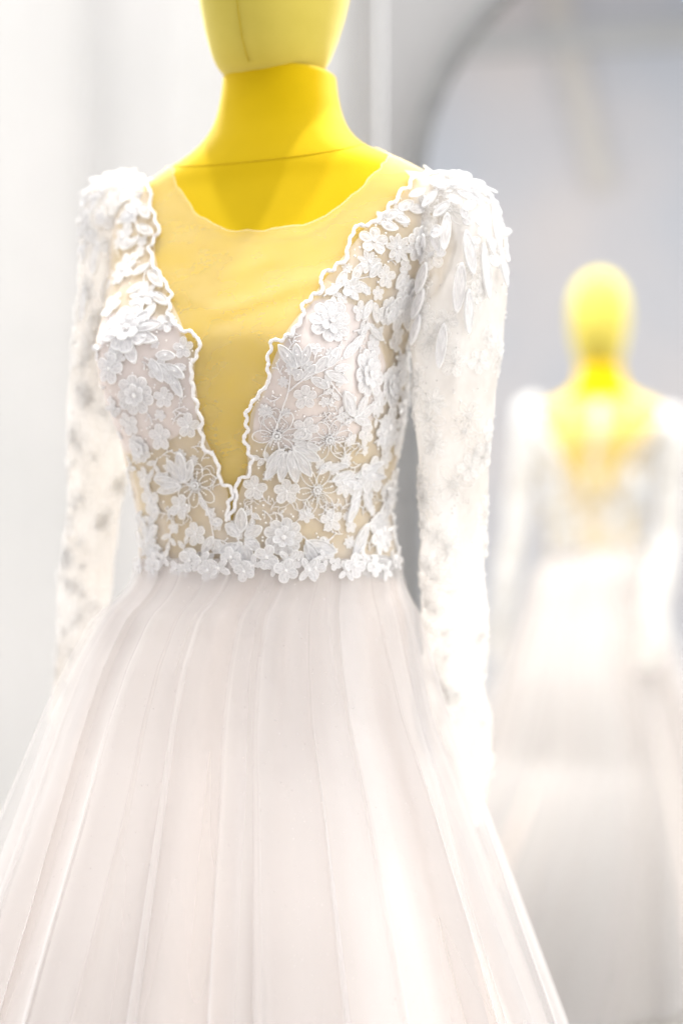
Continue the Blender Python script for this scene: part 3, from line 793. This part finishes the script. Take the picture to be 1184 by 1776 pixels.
# thread outlines around the open flowers
for cx_, cy_, rr in ((470, 735, 26), (560, 745, 28), (355, 835, 26), (500, 892, 22), (555, 880, 24), (440, 880, 18), (595, 770, 22), (310, 900, 20)):
    for k in range(3):
        a0 = random.uniform(0, 6.28)
        pts = []
        for i in range(15):
            th = a0 + 3.4 * i / 14; r_ = rr * (.55 + .22 * k) * (1 + .16 * math.sin(5 * th + k))
            p, nn = P(cx_ + r_ * math.cos(th), cy_ - r_ * math.sin(th)); pts.append(p + nn * .0005)
        V, F = tube(pts, .00048, 4); obj('thread_outline', V, F, M_CRD, gown)
# smaller blossoms, leaf pairs and twigs filling the ground between
random.seed(77)
for tries in range(4200):
    x = random.uniform(166, 706); y = random.uniform(305, 972)
    r = BVH.ray_cast(CAM_L, ray(x, y))
    if r[0] is None: continue
    p = r[0]; w = p.z - WZ; ph = solve_phi(p) 
    mg = R(5)
    if w > EL[0][0] and interp(EL, w) - mg < ph < interp(ER, w) + mg or w > .355: continue
    side_dense = ph > interp(ER, w) + R(38) or ph < interp(EL, w) - R(22) or y < 520
    rp_ = random.uniform(9, 15)
    if any((x - a) ** 2 + (y - b) ** 2 < ((c * .72 + rp_ * .85) if side_dense else (c * .88 + rp_ * 1.05)) ** 2 for a, b, c in PLACED): continue
    k = random.random()
    if k < .55: FL(x, y, rp_, random.choice(('small', 'daisy', 'small')), random.uniform(0, 360))
    elif k < .8:
        PLACED.append((x, y, rp_)); a = random.uniform(0, 6.28); c_, s_ = math.cos(a), math.sin(a)
        spray([(x - 14 * c_, y - 14 * s_), (x, y), (x + 12 * c_, y + 12 * s_)], [(x - 6 * c_, y - 6 * s_, x - 6 * c_ + 16 * math.cos(a + 1), y - 6 * s_ + 16 * math.sin(a + 1), 10), (x, y, x + 17 * math.cos(a - .9), y + 17 * math.sin(a - .9), 10), (x + 8 * c_, y + 8 * s_, x + 24 * c_, y + 24 * s_, 10)])
    else:
        PLACED.append((x, y, rp_)); twig(x, y, random.uniform(0, 360), 18)
print('PLACED', len(PLACED))
# waist row of small leaves and petals
for i, x in enumerate(range(250, 692, 15)):
    x += random.uniform(-6, 6); y = 980 + 9 * math.sin(i * 1.7)
    p, nn = P(x, min(y, 978)); p = p + nn * .006 + Vector((0, 0, -(y - 978) * px_m(p)))
    r_ = random.choice((12, 15, 19, 22)) * px_m(p)
    a = random.uniform(0, 360)
    M = mtx(p, frame(p, nn, a), nn, r_ * .2, r_ * .2, r_ * .2); f = inst('lace_flower', CEN_B, M, gown); inv = M.inverted()
    for k in range(4):
        d = frame(p, nn, a + 90 * k + random.uniform(-20, 20))
        inst('petal', PET_N if i % 2 else PET_R, inv @ mtx(p - nn * .001, (d + nn * .12).normalized(), nn, r_ * 1.1, r_ * 1.0, r_), f)

# shoulders: dense small petals and flowers on body and sleeve caps
for side in (1, -1):
    bv = SLV[side]
    # flowers on the sleeve: by height and angle round it
    n_sl = 105
    for i in range(n_sl):
        w = .355 - .60 * (i / n_sl) ** 1.15
        ph = random.uniform(0, 2 * math.pi) if w < .25 else random.uniform(-math.pi * 1.0, math.pi * .6)
        if w < .25 and i % 7: ph = random.uniform(R(-150), R(0))
        cxs, cys = interp(SLT[side], w)[:2]
        q = bv.find_nearest(Vector((cxs + .06 * math.cos(ph), cys + .06 * math.sin(ph), WZ + w)))
        p, nn = q[0], q[1]
        if nn.dot(Vector((p.x - cxs, p.y - cys, 0.02))) < 0: nn = -nn
        flower(p, nn, random.uniform(.010, .016), random.choice(('small', 'daisy', 'small', 'big', 'outline') if w > .2 else ('small', 'outline', 'daisy', 'outline')), random.uniform(0, 360), bv)
    # hanging long petals on the cap, separate leaves
    if side > 0:
        HP = [(806, 400, 818, 480, 30), (800, 455, 790, 545, 32), (850, 350, 856, 440, 34), (834, 420, 838, 520, 30), (776, 370, 770, 440, 26), (742, 455, 730, 510, 30), (738, 500, 724, 555, 30), (732, 545, 722, 600, 28), (826, 345, 800, 370, 24), (790, 335, 830, 350, 24), (770, 320, 806, 330, 24), (745, 315, 775, 335, 22), (862, 430, 868, 500, 22), (760, 330, 735, 365, 24), (780, 350, 752, 380, 24), (815, 325, 850, 345, 26), (810, 500, 806, 580, 26), (770, 560, 762, 640, 26), (750, 400, 764, 440, 22), (735, 330, 705, 345, 20), (840, 335, 862, 375, 24)]
    else:
        HP = [(190, 330, 160, 350, 24), (215, 312, 185, 330, 24), (240, 305, 210, 318, 22), (175, 340, 150, 390, 22), (205, 340, 192, 380, 22), (230, 325, 215, 360, 20), (170, 420, 166, 480, 22), (150, 500, 150, 560, 20), (200, 300, 175, 320, 22), (235, 300, 250, 330, 18), (160, 370, 145, 420, 20), (185, 480, 180, 530, 22)]
    for bx, by, tx, ty, wd_ in HP:
        def hb(x, y):
            best = None
            for b_ in (bv, BVH):
                r = b_.ray_cast(CAM_L, ray(x, y))
                if r[0] is not None and (best is None or r[3] < best[3]): best = r
            if best is None:
                d = ray(x, y); t_ = 1.5; best = bv.find_nearest(CAM_L + d * ((Vector((.17 * side, 0, 0)) - Vector((CAM_L.x, CAM_L.y, 0))).length))
            p, nn = best[0], best[1]
            if nn.dot(CAM_L - p) < 0: nn = -nn
            return p, nn
        b, n1 = hb(bx, by); t, n2 = hb(tx, ty); nn = (n1 + n2).normalized(); L_ = (t - b).length
        if L_ > .09: continue
        x = ((t - b).normalized() + nn * random.uniform(.02, .14)).normalized()
        inst('hanging_petal', LEAF if L_ < .03 else LEAF_L, mtx(b + nn * .002, x, nn, L_, wd_ * .7 * px_m(b) / (.5 if L_ < .03 else .30), min(L_, .03)), gown)
# scatter on sides, back and shoulders of the bodice
random.seed(43)
for side in (1, -1):
    bv = SLV[side]; T_ = SLT[side]; wt = T_[-1][0]
    for i in range(170):
        w = wt - .085 * random.random() ** 1.2; ph = random.uniform(0, 6.28)
        cxs, cys, rx_, ry_ = interp(T_, w)
        q = bv.find_nearest(Vector((cxs + rx_ * math.cos(ph), cys + ry_ * math.sin(ph), WZ + w + .004)))
        p, nn = q[0], q[1]
        if nn.dot(p - Vector((cxs, cys, WZ + wt - .05))) < 0: nn = -nn
        L_ = random.uniform(.009, .016)
        x = (frame(p, nn, random.uniform(180, 360) if random.random() < .8 else random.uniform(0, 180)) + nn * random.uniform(.02, .22)).normalized()
        inst('cap_petal', random.choice((PET_N, LEAF, PET_R)), mtx(p + nn * random.uniform(0, .0015), x, nn, L_, L_ * random.uniform(.8, 1.1), L_), gown)
random.seed(31)
cnt = 0
while cnt < 150:
    w = random.uniform(.01, .352); side = random.choice((-1, 1))
    bk = interp(BK, w)
    if side > 0: lo, hi = -R(15), bk - R(6)
    else: lo, hi = math.pi - bk + R(6), math.pi + R(15)
    ph = random.uniform(lo, hi)
    p = section(w, ph, OFF); q = BVH.find_nearest(p); nn = q[1]
    if nn.x * p.x + nn.y * p.y < 0: nn = -nn
    flower(q[0], nn, random.uniform(.012, .02), random.choice(('small', 'daisy', 'big', 'small')), random.uniform(0, 360)); cnt += 1
# back V edge
for side in (-1, 1):
    pts = []
    for w in frange(.06, .352, 70):
        bk = interp(BK, w) + R(2) * math.sin(w * 150)
        ph = bk if side > 0 else math.pi - bk
        pts.append(section(w, ph, OFF + .001))
    V, F = tube(pts, .0021, 6); obj('scalloped_cord', V, F, M_CRD, gown)
# button strip down the back
V = []
for w in frange(0.13, .36, 30):
    for dph in (-4, -2, 0, 2, 4): V.append(section(w, math.pi / 2 + R(dph), .0062))
obj('button_strip', V, grid_faces(5, 30), M_SLV, gown)
# loose beads over the lace
random.seed(3)
for i in range(520):
    x = random.uniform(165, 705); y = random.uniform(310, 985)
    r = BVH.ray_cast(CAM_L, ray(x, y))
    if r[0] is None: continue
    p, nn = r[0], r[1]; nn = nn if nn.x * p.x + nn.y * p.y > 0 else -nn
    ph = solve_phi(p); w = p.z - WZ
    if interp(EL, w) < ph < interp(ER, w) and w > EL[0][0] or w > .36: continue
    BEADS.add(ico(p + nn * random.uniform(.0006, .0018), random.uniform(.0007, .0013)))
for side in (1, -1):
    for i in range(260):
        w = random.uniform(-.25, .35); ph = random.uniform(0, 6.28); cxs, cys = interp(SLT[side], w)[:2]
        q = SLV[side].find_nearest(Vector((cxs + .06 * math.cos(ph), cys + .06 * math.sin(ph), WZ + w)))
        nn = (q[0] - Vector((cxs, cys, q[0].z))).normalized()
        BEADS.add(ico(q[0] + nn * .0008, random.uniform(.0006, .0012)))
o = obj('bead', BEADS.v, BEADS.f, M_BEAD, gown); tag(o, kind='stuff')
# small grey crystals in loose rows down the sleeves
random.seed(14); CR = Acc()
for side in (1, -1):
    for i in range(95):
        w = random.uniform(-.25, .30); ph = R(random.choice((-110, -85, -60, -35))) + random.uniform(-.18, .18)
        cxs, cys = interp(SLT[side], w)[:2]
        q = SLV[side].find_nearest(Vector((cxs + .06 * math.cos(ph), cys + .06 * math.sin(ph), WZ + w)))
        nn = (q[0] - Vector((cxs, cys, q[0].z))).normalized()
        CR.add(ico(q[0] + nn * .0006, random.uniform(.0005, .0008)))
o = obj('crystal', CR.v, CR.f, M_GLIT, gown); tag(o, kind='stuff')
bpy.context.view_layer.update()
